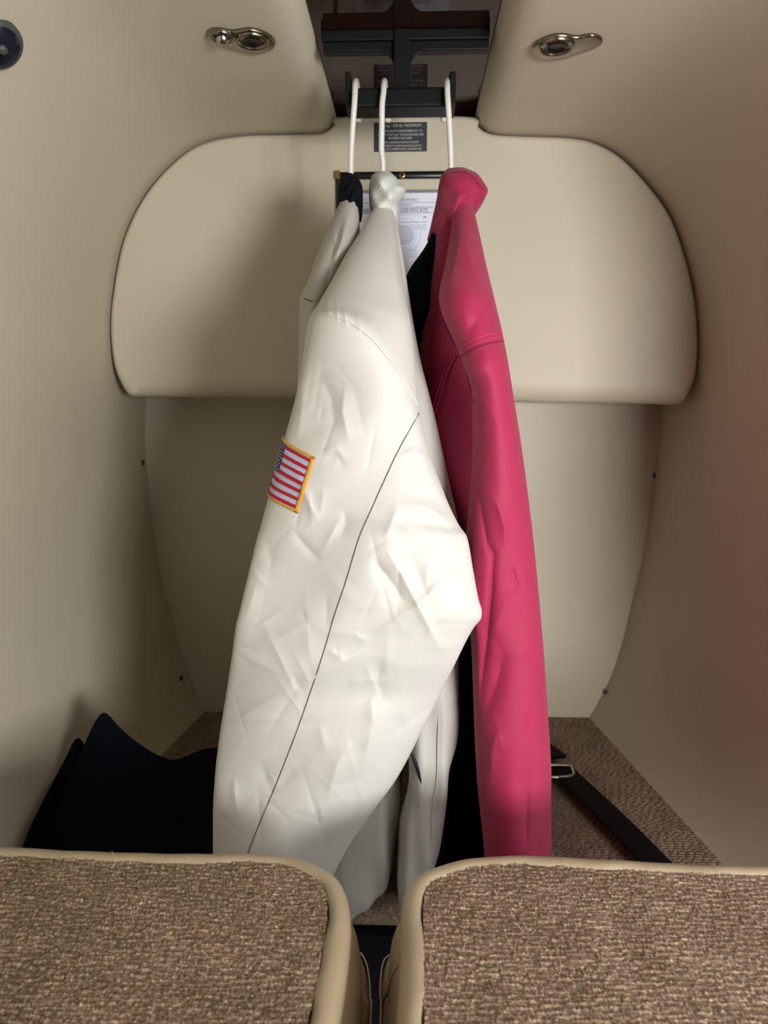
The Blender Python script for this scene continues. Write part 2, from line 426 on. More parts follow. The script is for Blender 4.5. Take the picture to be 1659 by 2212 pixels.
# round blue-black speaker or lamp cut by the left frame edge
p, s = on_wall(profL, 6, 92)
c0 = Vector(P(-8, 92, 0.80)); 
# seat it on the liner: walk along the ray
sgn = -1
for y in np.linspace(0.6, 1.1, 800):
    q = P(-8, 92, y); zz = np.interp(-q[0], -profL[:60, 0], profL[:60, 1])
    if q[2] >= zz: c0 = Vector(q); break
nrm = Vector((0.62, -0.30, -0.72))
t = empty('map_light'); tag(t, 'round blue-black dome light on the upper left wall at the frame edge', 'light')
v, f = disc(c0, nrm, 0.026, 0.008, 48, -0.003); mesh_obj('rim', v, f, M['greyring'], t)
v, f = disc(c0 + nrm.normalized() * 0.005, nrm, 0.0225, 0.003, 48, 0.004); d = mesh_obj('dome', v, f, M['navyplastic'], t)
sp = Vector(P(5, 106, c0[1] - 0.012)); v, f = disc(sp, nrm, 0.0045, 0.003, 16, 0.001); mesh_obj('screw', v, f, M['greyring'], t)

# ------------------------------------------------------------------ garment rail
YR = 1.008
t = empty('garment_rail'); tag(t, 'black T-shaped garment rail bracket bolted under the dark ceiling strip', 'garment rail')
def pbox(x0, y0, x1, y1, Y, dep, name, m=M['black'], bev=0.0015, ztop=None):
    a = P(x0, y0, Y); b = P(x1, y1, Y)
    return bm_obj(name, box(a[0], b[0], Y, Y + dep, b[2], a[2] if ztop is None else ztop, bev), m, t)
pbox(693, 62, 1058, 82, YR, 0.012, 'crossbar', ztop=zc_top)
pbox(697, 80, 1056, 106, YR + 0.006, 0.016, 'crossbar')
pbox(851, 60, 885, 200, YR - 0.004, 0.016, 'stem')
for sx, x0 in ((-1, 851), (1, 885)):
    rr = 40; pts = [(x0, 104), (x0, 104 + rr)] + [(x0 + sx * rr * (1 - math.cos(a)) , 104 + rr * (1 - math.sin(a))) for a in np.linspace(0, math.pi/2, 9)]
    ring = P([q[0] for q in pts], [q[1] for q in pts], YR + 0.006)
    ring = [tuple(r) for r in ring]
    bm = prism([ring[0]] + ring[2:], (0, 0.010, 0))
    bm_obj('gusset', bm, M['black'], t)
a = P(760, 190, YR); b = P(972, 236, YR)
bm_obj('rail', box(a[0], b[0], YR - 0.012, YR + 0.030, b[2], a[2] - 0.004, 0.003), M['black'], t)
for x0, x1 in ((747, 759), (970, 983)):
    a = P(x0, 163, YR); b = P(x1, 236, YR); bm_obj('end_stop', box(a[0], b[0], YR - 0.014, YR + 0.034, b[2], a[2], 0.002), M['black'], t)

# ------------------------------------------------------------------ placard, pouch and certificate on the upper bulkhead panel
def text_mesh(s, size, name, m, parent, x, y, z, align='CENTER', bold=0.0):
    cu = bpy.data.curves.new('lettering', 'FONT'); cu.body = s; cu.size = size; cu.align_x = align; cu.offset = bold; cu.resolution_u = 2
    ob = bpy.data.objects.new('lettering', cu); COL.objects.link(ob)
    bpy.context.view_layer.update()
    me = bpy.data.meshes.new_from_object(ob.evaluated_get(bpy.context.evaluated_depsgraph_get()))
    bpy.data.objects.remove(ob)
    me.materials.clear(); me.materials.append(m); me.name = name
    me.transform(Matrix.Translation((x, y, z)) @ Matrix.Rotation(math.pi / 2, 4, 'X'))
    o = bpy.data.objects.new(name, me); COL.objects.link(o); o.parent = parent
    return o
t = empty('placard'); tag(t, 'small charcoal placard with pale lettering above the document pouch', 'placard')
a = P(808, 265, YU - 0.001); b = P(922, 327, YU - 0.001)
bm_obj('plate', box(a[0], b[0], YU - 0.002, YU + 0.0005, b[2], a[2], 0.0009), M['placard'], t)
xc = (a[0] + b[0]) / 2
for s, py, sz in (("100 kg - 220 lbs MAXIMUM", 275, 0.0060), ("IT IS THE PILOT'S RESPONSIBILITY TO", 286, 0.0043), ("CHECK THAT ALL THE BAGGAGES ARE", 294, 0.0043), ("PROPERLY SECURED", 301.5, 0.0043),
                  ("FOR LOADING INSTRUCTIONS", 310.5, 0.0043), ('SEE "WEIGHT AND BALANCE DATA"', 318, 0.0043), ("IN PILOT'S OPERATING HANDBOOK", 325, 0.0043)):
    text_mesh(s, sz, 'lettering', M['print'], t, xc, YU - 0.0024, P(865, py, YU)[2], bold=0.00004)

t = empty('document_pouch'); tag(t, 'clear document pouch with a black top bar screwed to the upper bulkhead panel', 'pouch')
a = P(728, 374, YU); b = P(985, 387, YU)
bm_obj('top_bar', box(a[0], b[0], YU - 0.009, YU, b[2], a[2], 0.003), M['blackgloss'], t, True)
v, f = disc(P(869, 378, YU - 0.009), (0, -1, 0), 0.0055, 0.002); sb = mesh_obj('screw', v, f, M['brass'], t)
v, f = disc(P(869, 378, YU - 0.0112), (0, -1, 0), 0.0026, 0.0003, 6); mesh_obj('socket', v, f, M['hole'], sb)
c = P(726, 373, YU); d = P(737, 440, YU)
bm_obj('side_edge', box(c[0], d[0] - 0.003, YU - 0.007, YU, d[2] - 0.12, c[2], 0.001), M['blackgloss'], t)
bm_obj('brass_corner', box(c[0] - 0.001, c[0] + 0.007, YU - 0.010, YU, c[2] - 0.012, c[2] + 0.001, 0.001), M['brass'], t)
c = P(740, 386, YU); d = P(975, 590, YU)
# slightly rippled vinyl sheet
gx = np.linspace(c[0], d[0], 40); gz = np.linspace(c[2], d[2], 30); V = []
for z in gz:
    for x in gx:
        V.append((x, YU - 0.0055 - 0.0012 * math.sin(x * 90 + z * 30) * math.exp(-(c[2] - z) * 18), z))
mesh_obj('vinyl_sheet', V, grid_faces(30, 40), M['vinyl'], t)
a = P(740, 412, YU); b = P(970, 419, YU)
bm_obj('backing_edge', box(a[0], b[0], YU - 0.0022, YU - 0.0008, b[2] - 0.002, a[2], 0), mat('grey_backing', srgb(110, 118, 124), 0.6), t)

t = empty('certificate'); tag(t, 'white airworthiness certificate paper inside the clear pouch', 'document')
a = P(772, 419, YU); b = P(962, 600, YU)
zt = a[2]
bm_obj('sheet', box(a[0], b[0], YU - 0.0032, YU - 0.0026, b[2], a[2]), M['paper'], t)
yT = YU - 0.0036
def T(s, px, py, size, al='RIGHT', m=M['ink'], bold=0.0):
    q = P(px, py, yT); text_mesh(s, size, 'lettering', m, t, q[0], yT, q[2], al, bold)
def rule(x0, x1, py, th=0.0006, m=M['ink']):
    q = P(x0, py, yT); r = P(x1, py, yT); bm_obj('rule', box(q[0], r[0], yT, yT + 0.0004, q[2] - th, q[2] + th), m, t)
T('TRANSFERABLE', 904, 434, 0.0062)
rule(780, 942, 438.5, 0.0003)
T('UNITED STATES OF AMERICA', 891, 444.5, 0.0052)
T('FEDERAL AVIATION ADMINISTRATION', 936, 450, 0.0046)
T('AIRWORTHINESS CERTIFICATE', 924, 457.5, 0.0078, bold=0.00012)
rule(780, 942, 460.5, 0.0004)
rule(865, 905, 464, 0.0005, M['inkpale']); rule(914, 921, 469, 0.0009); rule(865, 922, 480, 0.0003)
for py in (487, 491, 495): rule(862, 921, py, 0.0007, M['inkpale'])
rule(876, 902, 533, 0.0004, M['inkpale'])
for py in (539, 543, 549, 554): rule(876, 900, py, 0.0008, M['inkpale'])
# faint round seal
cc = P(874, 508, yT); parts = []
for r0, r1 in ((0.0, 0.016), (0.0195, 0.0202), (0.0265, 0.0275)):
    V = []; F = []
    for k in range(48):
        an = 2 * math.pi * k / 48
        for r in (max(r0, 1e-4), r1): V.append((cc[0] + r * math.cos(an), yT + 0.0002, cc[2] + r * math.sin(an)))
    for k in range(48):
        k2 = (k + 1) % 48; F.append((2*k, 2*k+1, 2*k2+1, 2*k2))
    parts.append((np.array(V), F))
v, f = merge(parts); mesh_obj('seal', v, f, M['inkpale'], t, False)

# ------------------------------------------------------------------ garments
def seg_dist(px, py, a, b):
    ax, ay = a; bx, by = b; L2 = (bx-ax)**2 + (by-ay)**2
    t = np.clip(((px-ax)*(bx-ax) + (py-ay)*(by-ay)) / L2, 0, 1)
    return np.hypot(px - ax - t*(bx-ax), py - ay - t*(by-ay)), t
def poly_crease(px, py, pts, amp, w, side=0.0):
    """a ridge (+) or furrow (-) along a polyline, fading at both ends."""
    h = np.zeros_like(px); segs = len(pts) - 1
    best = np.full_like(px, 1e9); tt = np.zeros_like(px)
    for k in range(segs):
        d, t = seg_dist(px, py, pts[k], pts[k+1])
        m = d < best; best = np.where(m, d, best); tt = np.where(m, (k + t) / segs, tt)
    fade = np.sin(np.clip(np.minimum(tt, 1 - tt) * 2.6 + 0.04, 0, 1) * math.pi / 2) ** 1.5
    return amp * np.exp(-(best / w) ** 1.3) * fade
def crumple(px, py, n, box_, amp, wmin, wmax, lmin, lmax, rng, ang=None):
    h = np.zeros_like(px)
    for _ in range(n):
        cx = rng.uniform(box_[0], box_[2]); cy = rng.uniform(box_[1], box_[3])
        a = rng.uniform(0, math.pi) if ang is None else rng.normal(ang[0], ang[1])
        L = rng.uniform(lmin, lmax) / 2; w_ = rng.uniform(wmin, wmax)
        s = amp * rng.uniform(0.3, 1) * rng.choice([-1, 1])
        m = (abs(px - cx) < L + 4*w_) & (abs(py - cy) < L + 4*w_)
        if not m.any(): continue
        d, t = seg_dist(px[m], py[m], (cx - L*math.cos(a), cy - L*math.sin(a)), (cx + L*math.cos(a), cy + L*math.sin(a)))
        h[m] += s * np.exp(-(d / w_) ** 1.2) * np.sin(np.clip(t, 0.04, 0.96) * math.pi)
    return h

class Loft:
    """Closed tube of cloth. rows: (xl, yl, xr, yr, depth, half thickness, sag) in photo pixels and metres."""
    def __init__(s, rows, nf, nv, nb=24, pexp=0.55, hfun=None, bend=1.6, skew=0.0):
        rows = np.array(rows, float); key = (rows[:, 1] + rows[:, 3]) / 2
        q = np.linspace(key[0], key[-1], nv); R = np.stack([pchip(key, rows[:, k], q) for k in range(7)], -1)
        s.key = key; s.q = q
        e = np.linspace(0, 1, nf); tf = 0.72 * e + 0.28 * (0.5 - 0.5 * np.cos(e * math.pi))
        eb = np.linspace(1, 0, nb + 2)[1:-1]; tb = 0.5 - 0.5 * np.cos(eb * math.pi)
        t = np.r_[tf, tb]; front = np.r_[np.ones(nf), -np.ones(nb)]
        T_, FR = np.meshgrid(t, R[:, 0]); FRONT = np.tile(front, (nv, 1))
        c = lambda k: R[:, k][:, None]
        px = c(0) + (c(2) - c(0)) * T_
        py = c(1) + (c(3) - c(1)) * T_ ** bend + c(6) * 4 * T_ * (1 - T_)
        sn = np.sqrt(np.clip(1 - (2 * T_ - 1) ** 2, 0, 1)) ** (2 * pexp)
        dep = c(4) - FRONT * c(5) * sn * (1 + skew * (2 * T_ - 1))
        if hfun is not None:
            h = hfun(px, py)
            wf = np.clip(sn * 1.6, 0, 1) * (FRONT > 0)
            dep = dep - h * wf
        s.px, s.py, s.dep, s.nf, s.nv, s.n = px, py, dep, nf, nv, nf + nb
        s.V = P(px, py, dep)
    def mesh(s, name, m, parent, j0=0, j1=None):
        j1 = s.nv if j1 is None else j1
        v = s.V[j0:j1].reshape(-1, 3)
        return mesh_obj(name, v, grid_faces(j1 - j0, s.n, True), m, parent)
    def row_at(s, key): return int(np.argmin(abs(s.q - key)))
    def depth(s, x, y):
        A = s.px[:, :s.nf]; B = s.py[:, :s.nf]
        k = np.argmin((A - x) ** 2 + (B - y) ** 2); return s.dep[:, :s.nf].ravel()[k]
    def line(s, pts, r, name, m, parent, lift=0.0004, n=80, seg=6):
        q = smooth_open(np.array(pts, float), n)
        d = np.array([s.depth(x, y) for x, y in q]); d = np.convolve(np.r_[[d[0]]*2, d, [d[-1]]*2], np.ones(5)/5, 'valid')
        v, f = tube(P(q[:, 0], q[:, 1], d - lift), r, seg); return mesh_obj(name, v, f, m, parent)

class Torso:
    """Body of a hung garment: long in depth, thin across. rows: (py, xl, xr, Yfront, Yback)."""
    def __init__(s, rows, nu=64, nv=160, p=0.5, hfun=None):
        rows = np.array(rows, float); q = np.linspace(rows[0, 0], rows[-1, 0], nv)
        R = [pchip(rows[:, 0], rows[:, k], q) for k in range(1, 5)]
        V = []
        for j in range(nv):
            yf, yb = R[2][j], R[3][j]; ym = yf + 0.35 * (yb - yf) if yb - yf < 0.1 else yf + 0.03
            a = P(R[0][j], q[j], ym); b = P(R[1][j], q[j], ym)
            th = np.linspace(0, 2*math.pi, nu, endpoint=False)
            cx, hw = (a[0]+b[0])/2, (b[0]-a[0])/2; cy, hy = (yf+yb)/2, (yb-yf)/2
            cs, sn = np.cos(th), np.sin(th)
            x = cx + hw * np.sign(cs) * abs(cs) ** p; y = cy + hy * np.sign(sn) * abs(sn) ** p
            z = np.full(nu, (a[2]+b[2])/2)
            if hfun is not None:
                d = hfun(x, y, z); L = np.hypot(x-cx, (y-cy)) + 1e-6
                x = x + d * np.sign(cs) * abs(cs); y = y - d * (sn < -0.2)
            V.append(np.stack([x, y, z], -1))
        s.V = np.array(V); s.nu, s.nv = nu, nv
    def mesh(s, name, m, parent): return mesh_obj(name, s.V.reshape(-1, 3), grid_faces(s.nv, s.nu, True), m, parent)

# --- coat hangers
def hanger(px_top, px_bot, py_bot, label, tip_dx, slope):
    t = empty('coat_hanger'); tag(t, label, 'coat hanger', 'white coat hangers on the black rail')
    top = P(px_top, 166, YR - 0.012); x0 = top[0]
    rx = 0.027; cy = YR + 0.010; zt = top[2] - 0.012
    path = []
    # tip behind the rail, over the top, then down in front
    xt = P(px_top + tip_dx, 250, YR + 0.03)
    path += [(xt[0], YR + 0.040, xt[2]), (x0 + (xt[0]-x0)*.8, YR + 0.042, xt[2] + 0.022)]
    ztop = P(px_top, 167, YR)[2] - 0.0037
    for a in np.linspace(0.15, math.pi - 0.1, 9):
        path.append((x0 + (xt[0]-x0)*.5*(1 - a/math.pi), YR + 0.009 + 0.032 * math.cos(a), ztop - 0.026 + 0.026 * math.sin(a)))
    for k, py_ in ((0.25, 225), (0.62, 275), (0.92, 325), (1.0, py_bot - 20), (1.0, py_bot + 40)):
        path.append(tuple(P(px_top + (px_bot - px_top) * k - (3 if px_bot == 827 and py_ < 340 else 0), py_, YR - 0.024 + 0.018 * (py_ - 225) / 190)))
    e3 = np.array(path[-1])
    q = smooth_open(np.array(path), 70); v, f = tube(q, 0.0037, 12); mesh_obj('hook', v, f, M['hanger'], t)
    bm = bmesh.new(); bmesh.ops.create_uvsphere(bm, u_segments=14, v_segments=10, radius=0.0052, matrix=Matrix.Translation(path[0])); bm_obj('hook_tip', bm, M['hanger'], t, True)
    # shoulder bar, hidden inside the garment
    fr = [P(x, y, d) for x, y, d in slope]            # runs down the inside of the near shoulder
    bk_ = [np.array([2 * e3[0] - p_[0], 2 * e3[1] - p_[1], p_[2]]) * [0, 1, 1] + [e3[0], 0, 0] for p_ in fr]
    sh = [tuple(p_) for p_ in fr[::-1]] + [tuple(e3)] + [tuple(p_) for p_ in bk_]
    v, f = tube(smooth_open(np.array(sh), 40), 0.005, 10); mesh_obj('shoulder_bar', v, f, M['hanger'], t)
    return t
hanger(768, 758, 372, 'white coat hanger hook nearest the left end of the rail, holding the navy-collared jacket', 5, [(754, 455, .925), (748, 495, .905), (738, 545, .88)])
hanger(829, 827, 372, 'white coat hanger hook in the middle of the rail, holding the white jacket', 8, [(828, 450, .93), (818, 505, .89), (806, 562, .855), (797, 615, .83)])
hanger(966, 974, 368, 'white coat hanger hook at the right end of the rail, holding the raspberry jacket', -6, [(1002, 452, .92), (1003, 489, .905), (1006, 570, .855), (1008, 620, .82)])

# --- rear white jacket with navy collar
jl = empty('jacket'); tag(jl, 'off-white jacket with a navy knit collar, leftmost and half hidden behind the white jacket', 'jacket', 'jackets on the garment rail')
rngl = np.random.default_rng(3)
def hL(px, py):
    h = crumple(px, py, 40, (630, 420, 780, 950), 0.003, 5, 16, 40, 160, rngl)
    h += poly_crease(px, py, [(740, 470), (716, 560), (700, 690)], -0.006, 9) + poly_crease(px, py, [(762, 440), (738, 520), (712, 600), (700, 660)], 0.006, 10)
    h += poly_crease(px, py, [(718, 500), (728, 540), (706, 580)], 0.004, 6)
    return h
L1 = Loft([(744, 418, 768, 418, .945, .012, 0), (733, 440, 772, 440, .93, .02, 0), (716, 475, 776, 475, .92, .028, 0), (698, 520, 772, 520, .905, .034, 0), (682, 560, 756, 560, .895, .034, 0),
           (662, 615, 728, 615, .885, .034, 0), (648, 645, 712, 645, .88, .034, 0), (646, 700, 700, 700, .875, .034, 0), (644, 780, 690, 780, .87, .034, 0), (640, 870, 700, 870, .86, .034, 0),
           (616, 960, 700, 960, .845, .03, 0), (590, 1080, 700, 1080, .84, .03, 0), (556, 1220, 690, 1220, .835, .025, 0), (525, 1380, 680, 1380, .83, .02, 0), (492, 1560, 670, 1560, .83, .02, 0), (470, 1640, 650, 1640, .83, .02, 0), (468, 1760, 640, 1760, .83, .02, 0), (475, 1900, 630, 1900, .83, .02, 0)],
          90, 260, hfun=hL)
L1.mesh('sleeve', M['white2'], jl)
L1.line([(656, 645), (664, 648), (676, 652)], 0.0006, 'sleeve_seam', M['seamdark'], jl, n=20)
Torso([(430, 742, 770, .94, 1.02), (480, 722, 770, .93, 1.08), (560, 696, 752, .92, 1.14), (650, 668, 728, .915, 1.18), (870, 665, 712, .905, 1.19), (1200, 640, 700, .89, 1.19), (1600, 600, 685, .88, 1.18), (1860, 600, 685, .88, 1.17)]).mesh('body', M['white2'], jl)
Loft([(742, 376, 764, 376, .955, .02, -3), (733, 388, 776, 388, .95, .032, 0), (731, 405, 783, 405, .95, .036, 0), (730, 430, 784, 430, .95, .036, 0), (728, 460, 783, 460, .952, .034, 0), (726, 480, 780, 480, .955, .03, 0)], 50, 60, hfun=lambda x, y: 0.0025 * np.sin((x + y * .5) * .35)).mesh('collar', M['navyknit'], jl)

# --- white jacket
jw = empty('jacket'); tag(jw, 'white nylon jacket with a flag patch on its sleeve, hanging in the middle', 'jacket', 'jackets on the garment rail')
CR = [([(858, 991), (890, 975), (917, 984), (908, 1025)], .006, 9), ([(865, 1082), (845, 1130), (830, 1170)], .005, 10), ([(865, 1082), (928, 1100), (990, 1142)], .006, 12),
      ([(880, 1060), (935, 1078), (985, 1118)], -.004, 14),
      ([(802, 1205), (840, 1250), (880, 1312)], -.007, 12), ([(830, 1180), (870, 1245), (900, 1302), (963, 1425)], .005, 10), ([(805, 1372), (900, 1310), (984, 1225)], .0045, 9),
      ([(630, 1141), (660, 1180), (697, 1215)], -.005, 10), ([(690, 977), (725, 968), (752, 996)], .005, 8), ([(695, 995), (728, 988), (750, 1015)], -.005, 12),
      ([(739, 1096), (748, 1130), (732, 1168)], -.006, 14), ([(539, 1225), (560, 1248), (585, 1278)], .005, 9), ([(651, 1313), (660, 1340), (678, 1366)], -.004, 8),
      ([(950, 1180), (985, 1225)], .003, 6), ([(760, 1365), (795, 1390)], .004, 6), ([(480, 1577), (560, 1525), (642, 1487), (740, 1429), (802, 1400)], .0045, 11),
      ([(632, 1450), (642, 1478), (655, 1492)], -.007, 12), ([(823, 1420), (815, 1470), (827, 1534)], -.006, 18), ([(802, 1505), (806, 1560), (780, 1685)], .005, 16),
      ([(505, 1678), (506, 1710), (514, 1760)], .005, 9), ([(860, 1545), (868, 1590)], -.005, 10), ([(600, 1690), (640, 1660)], -.004, 9), ([(690, 1560), (705, 1630)], .004, 12),
      ([(690, 800), (715, 860), (724, 930)], -.004, 16), ([(745, 830), (740, 890), (755, 960)], .004, 12), ([(655, 820), (650, 900), (640, 960)], .0035, 14), ([(700, 1050), (690, 1120)], .0035, 10),
      ([(640, 1010), (668, 1090), (690, 1130)], .004, 10), ([(570, 1150), (590, 1230)], -.004, 14), ([(520, 1400), (600, 1380), (690, 1330)], .0035, 18),
      ([(700, 1400), (735, 1420), (730, 1405)], .005, 8), ([(875, 1165), (905, 1245), (940, 1330)], -.004, 16), ([(925, 1120), (930, 1200), (915, 1290)], .003, 12),
      ([(750, 1480), (790, 1470), (850, 1470)], .003, 12), ([(700, 1740), (730, 1650), (760, 1600)], .004, 14), ([(560, 1640), (590, 1720)], -.004, 14)]
GATH = [(672, 684, 668, 700), (688, 686, 686, 706), (706, 680, 712, 712), (726, 690, 730, 722), (740, 700, 750, 730), (770, 715, 780, 745)]
rngw = np.random.default_rng(11)
def big_shape(px, py):
    return 0.008 * np.sin(px * .011 + py * .004) + 0.006 * np.sin(py * .012 - px * .009 + 1.3) + 0.004 * np.sin(px * .023 + py * .017)
def hW(px, py):
    h = np.zeros_like(px)
    for pts, a, w_ in CR: h += poly_crease(px, py, pts, a * 0.8 * min(1, max(0.3, sum(math.dist(pts[k], pts[k+1]) for k in range(len(pts) - 1)) / 150)), w_ * 1.1)
    for x0, y0, x1, y1 in GATH: h += poly_crease(px, py, [(x0, y0 - 44), (x1, y1 - 22)], 0.0016, 5)
    low = np.clip((py - 740) / 120, 0.12, 1)
    h += low * crumple(px, py, 70, (470, 760, 1040, 1830), 0.0020, 7, 20, 80, 260, rngw)
    h += low * crumple(px, py, 80, (470, 760, 1040, 1830), 0.0010, 3.5, 7, 50, 150, rngw)
    h += low * 0.6 * big_shape(px, py)
    h += poly_crease(px, py, [(836, 448), (842, 520), (856, 600), (875, 660), (900, 780)], 0.006, 14)
    return h
W1 = Loft([(822, 432, 842, 436, .945, .012, 0), (806, 450, 850, 458, .93, .022, 0), (778, 500, 858, 510, .89, .036, 0), (744, 555, 866, 570, .855, .048, 0), (714, 610, 876, 640, .82, .054, 0), (688, 655, 888, 700, .79, .056, -4),
           (666, 694, 906, 880, .755, .052, -38), (655, 765, 918, 940, .748, .050, -28), (640, 850, 930, 985, .745, .048, -16), (611, 960, 950, 1040, .742, .046, -6), (590, 1040, 972, 1095, .740, .045, 0), (574, 1095, 994, 1138, .738, .044, 0),
           (562, 1140, 1008, 1158, .730, .043, 0), (558, 1152, 1012, 1172, .728, .043, 0), (545, 1205, 1022, 1230, .722, .040, 0), (528, 1275, 1034, 1295, .716, .038, 0), (518, 1318, 1041, 1322, .714, .037, 0), (515, 1330, 1040, 1334, .714, .037, 0), (510, 1348, 1025, 1354, .714, .037, 0), (507, 1370, 1014, 1372, .715, .037, 0), (499, 1430, 986, 1428, .718, .038, 0),
           (486, 1515, 944, 1514, .730, .040, 0), (474, 1590, 906, 1590, .730, .040, 0), (464, 1680, 858, 1680, .730, .039, 0), (460, 1760, 800, 1760, .730, .038, 0), (460, 1830, 752, 1830, .730, .036, 0), (464, 1900, 716, 1900, .730, .034, 0), (470, 1960, 690, 1960, .732, .03, 0)],
          210, 420, hfun=hW, pexp=0.42)
js = W1.row_at((694 + 880) / 2)
W1.mesh('shoulder', M['white'], jw, 0, js + 1)
W1.mesh('sleeve', M['white'], jw, js)
jj = js
W1.line([(W1.px[jj, i], W1.py[jj, i]) for i in np.linspace(2, W1.nf - 3, 14).astype(int)], 0.0007, 'armhole_seam', M['seamlight'], jw, 0.0006)
W1.line([(905, 893), (884, 930), (858, 978), (830, 1038), (800, 1105), (776, 1160), (760, 1212), (744, 1265), (722, 1330), (704, 1392), (684, 1455), (662, 1520), (640, 1582), (612, 1655), (588, 1715), (560, 1780), (540, 1832), (520, 1890)], 0.00055, 'sleeve_seam', M['seamdark'], jw, 0.0002, n=200)
# body seen behind the sleeve: back panel and front panel
rngb = np.random.default_rng(5)
ph = rngb.uniform(0, 6, 12)
def hB(x, y, z): return 0.0018 * np.sin(z * 44 + x * 90 + ph[0]) * np.sin(z * 17 + y * 40 + ph[1]) + 0.0022 * np.sin(x * 260 + z * 12 + y * 40)
Torso([(445, 815, 848, .94, 1.01), (500, 800, 862, .92, 1.08), (560, 775, 866, .905, 1.13), (640, 750, 868, .90, 1.16), (760, 728, 866, .89, 1.18), (1060, 715, 866, .885, 1.19), (1300, 700, 866, .885, 1.19), (1500, 690, 868, .86, 1.19), (1640, 690, 870, .83, 1.18), (1760, 690, 868, .81, 1.17), (1860, 690, 860, .81, 1.16), (1910, 695, 850, .81, 1.15), (1955, 700, 780, .82, 1.12)], hfun=hB).mesh('back_panel', M['white'], jw)
Torso([(470, 838, 855, .915, .93), (560, 820, 872, .88, .90), (640, 790, 884, .85, .885), (760, 760, 905, .83, .885), (900, 740, 940, .82, .88), (1060, 730, 975, .815, .875), (1130, 725, 989, .815, .875), (1230, 720, 960, .82, .87), (1400, 720, 900, .82, .86)], p=0.8).mesh('side_panel', M['white'], jw)
Torso([(1230, 905, 975, .80, .87), (1380, 888, 985, .795, .88), (1500, 884, 987, .79, .89), (1600, 882, 984, .79, .90), (1700, 878, 970, .79, .90), (1800, 866, 952, .79, .90), (1870, 862, 940, .79, .90), (1950, 860, 922, .795, .89), (2000, 862, 905, .80, .88)], hfun=hB).mesh('front_panel', M['white'], jw)
q = smooth_open(np.array([(948, 1520), (946, 1600), (944, 1680), (936, 1760), (930, 1840)]), 40); v, f = tube(P(q[:, 0], q[:, 1], .7885), 0.0005, 6); mesh_obj('placket_seam', v, f, M['seamlight'], jw)
q = smooth_open(np.array([(886, 1622), (900, 1655), (911, 1692)]), 20); v, f = tube(P(q[:, 0], q[:, 1], .790), [0.0012 + 0.001 * math.sin(k / 19 * math.pi) for k in range(20)], 8); mesh_obj('pocket_opening', v, f, M['hole'], jw)
# ribbed collar
Loft([(812, 371, 842, 371, .955, .018, -2), (803, 380, 855, 382, .95, .03, 0), (799, 393, 866, 396, .95, .036, 0), (797, 405, 877, 409, .95, .038, 0), (797, 420, 873, 424, .95, .04, 0), (798, 440, 862, 444, .952, .04, 0), (804, 465, 864, 465, .955, .038, 0), (812, 500, 862, 500, .96, .034, 0), (825, 545, 868, 545, .962, .03, 0)], 60, 70,
     hfun=lambda x, y: 0.003 * np.sin((x * .8 - y * .55) * .16) + 0.002 * np.sin((x + y) * .11)).mesh('collar', M['whiteknit'], jw)

# flag patch wrapped round the sleeve's left edge
def patch_surface(W, TR, BR, up_px, width, na, nb):
    """grid over the sleeve: b runs down the right edge, a runs left and round the back by arc length."""
    ring = W.V; nf = W.nf; n = W.n
    ny = np.zeros_like(ring)
    G = np.zeros((nb, na, 3)); N = np.zeros((nb, na, 3))
    dv = np.gradient(ring, axis=0); du = np.roll(ring, -1, 1) - np.roll(ring, 1, 1)
    NR = np.cross(du, dv); NR /= np.linalg.norm(NR, axis=2)[..., None] + 1e-12
    jm = W.nv // 2; im = nf // 2
    if NR[jm, im, 1] > 0: NR = -NR
    for b in range(nb):
        f = b / (nb - 1); x0 = TR[0] + f * (BR[0] - TR[0]); y0 = TR[1] + f * (BR[1] - TR[1])
        k = np.argmin((W.px[:, :nf] - x0) ** 2 + (W.py[:, :nf] - y0) ** 2); j0, i0 = divmod(k, nf)
        # fine column: step leftwards through ring indices
        idx = [i0 - s for s in range(0, i0 + 12)]
        dj = lambda L: -up_px * L / width / abs(W.py[1:, 5] - W.py[:-1, 5]).mean()
        pts, nrms, acc, L = [], [], [], 0.0
        prev = None
        for i in idx:
            for sub in np.linspace(0, 1, 4, endpoint=False):
                fi = i - sub; jj = j0 + dj(L); ja = int(np.floor(jj)); fj = jj - ja; ia = int(np.floor(fi)); fi_ = fi - ia
                def S(A): return ((1-fj)*((1-fi_)*A[ja, ia % n] + fi_*A[ja, (ia+1) % n]) + fj*((1-fi_)*A[ja+1, ia % n] + fi_*A[ja+1, (ia+1) % n]))
                p_ = S(ring); n_ = S(NR)
                if prev is not None: L += np.linalg.norm(p_ - prev)
                prev = p_; pts.append(p_); nrms.append(n_); acc.append(L)
        acc = np.array(acc); pts = np.array(pts); nrms = np.array(nrms)
        tgt = np.linspace(0, width, na)
        for c_ in range(3):
            G[b, :, c_] = np.interp(tgt, acc, pts[:, c_]); N[b, :, c_] = np.interp(tgt, acc, nrms[:, c_])
    # relax so that the badge is stiff and smooth
    for _ in range(10):
        G[1:-1] = (G[:-2] + G[1:-1] * 2 + G[2:]) / 4
        N[1:-1] = (N[:-2] + N[1:-1] * 2 + N[2:]) / 4; N[:, 1:-1] = (N[:, :-2] + N[:, 1:-1]*2 + N[:, 2:]) / 4
    N /= np.linalg.norm(N, axis=2)[..., None]
    return G, N
NA, NB = 121, 131
PW = 0.062
G, N = patch_surface(W1, (681, 989), (644, 1108), 36, PW, NA, NB)
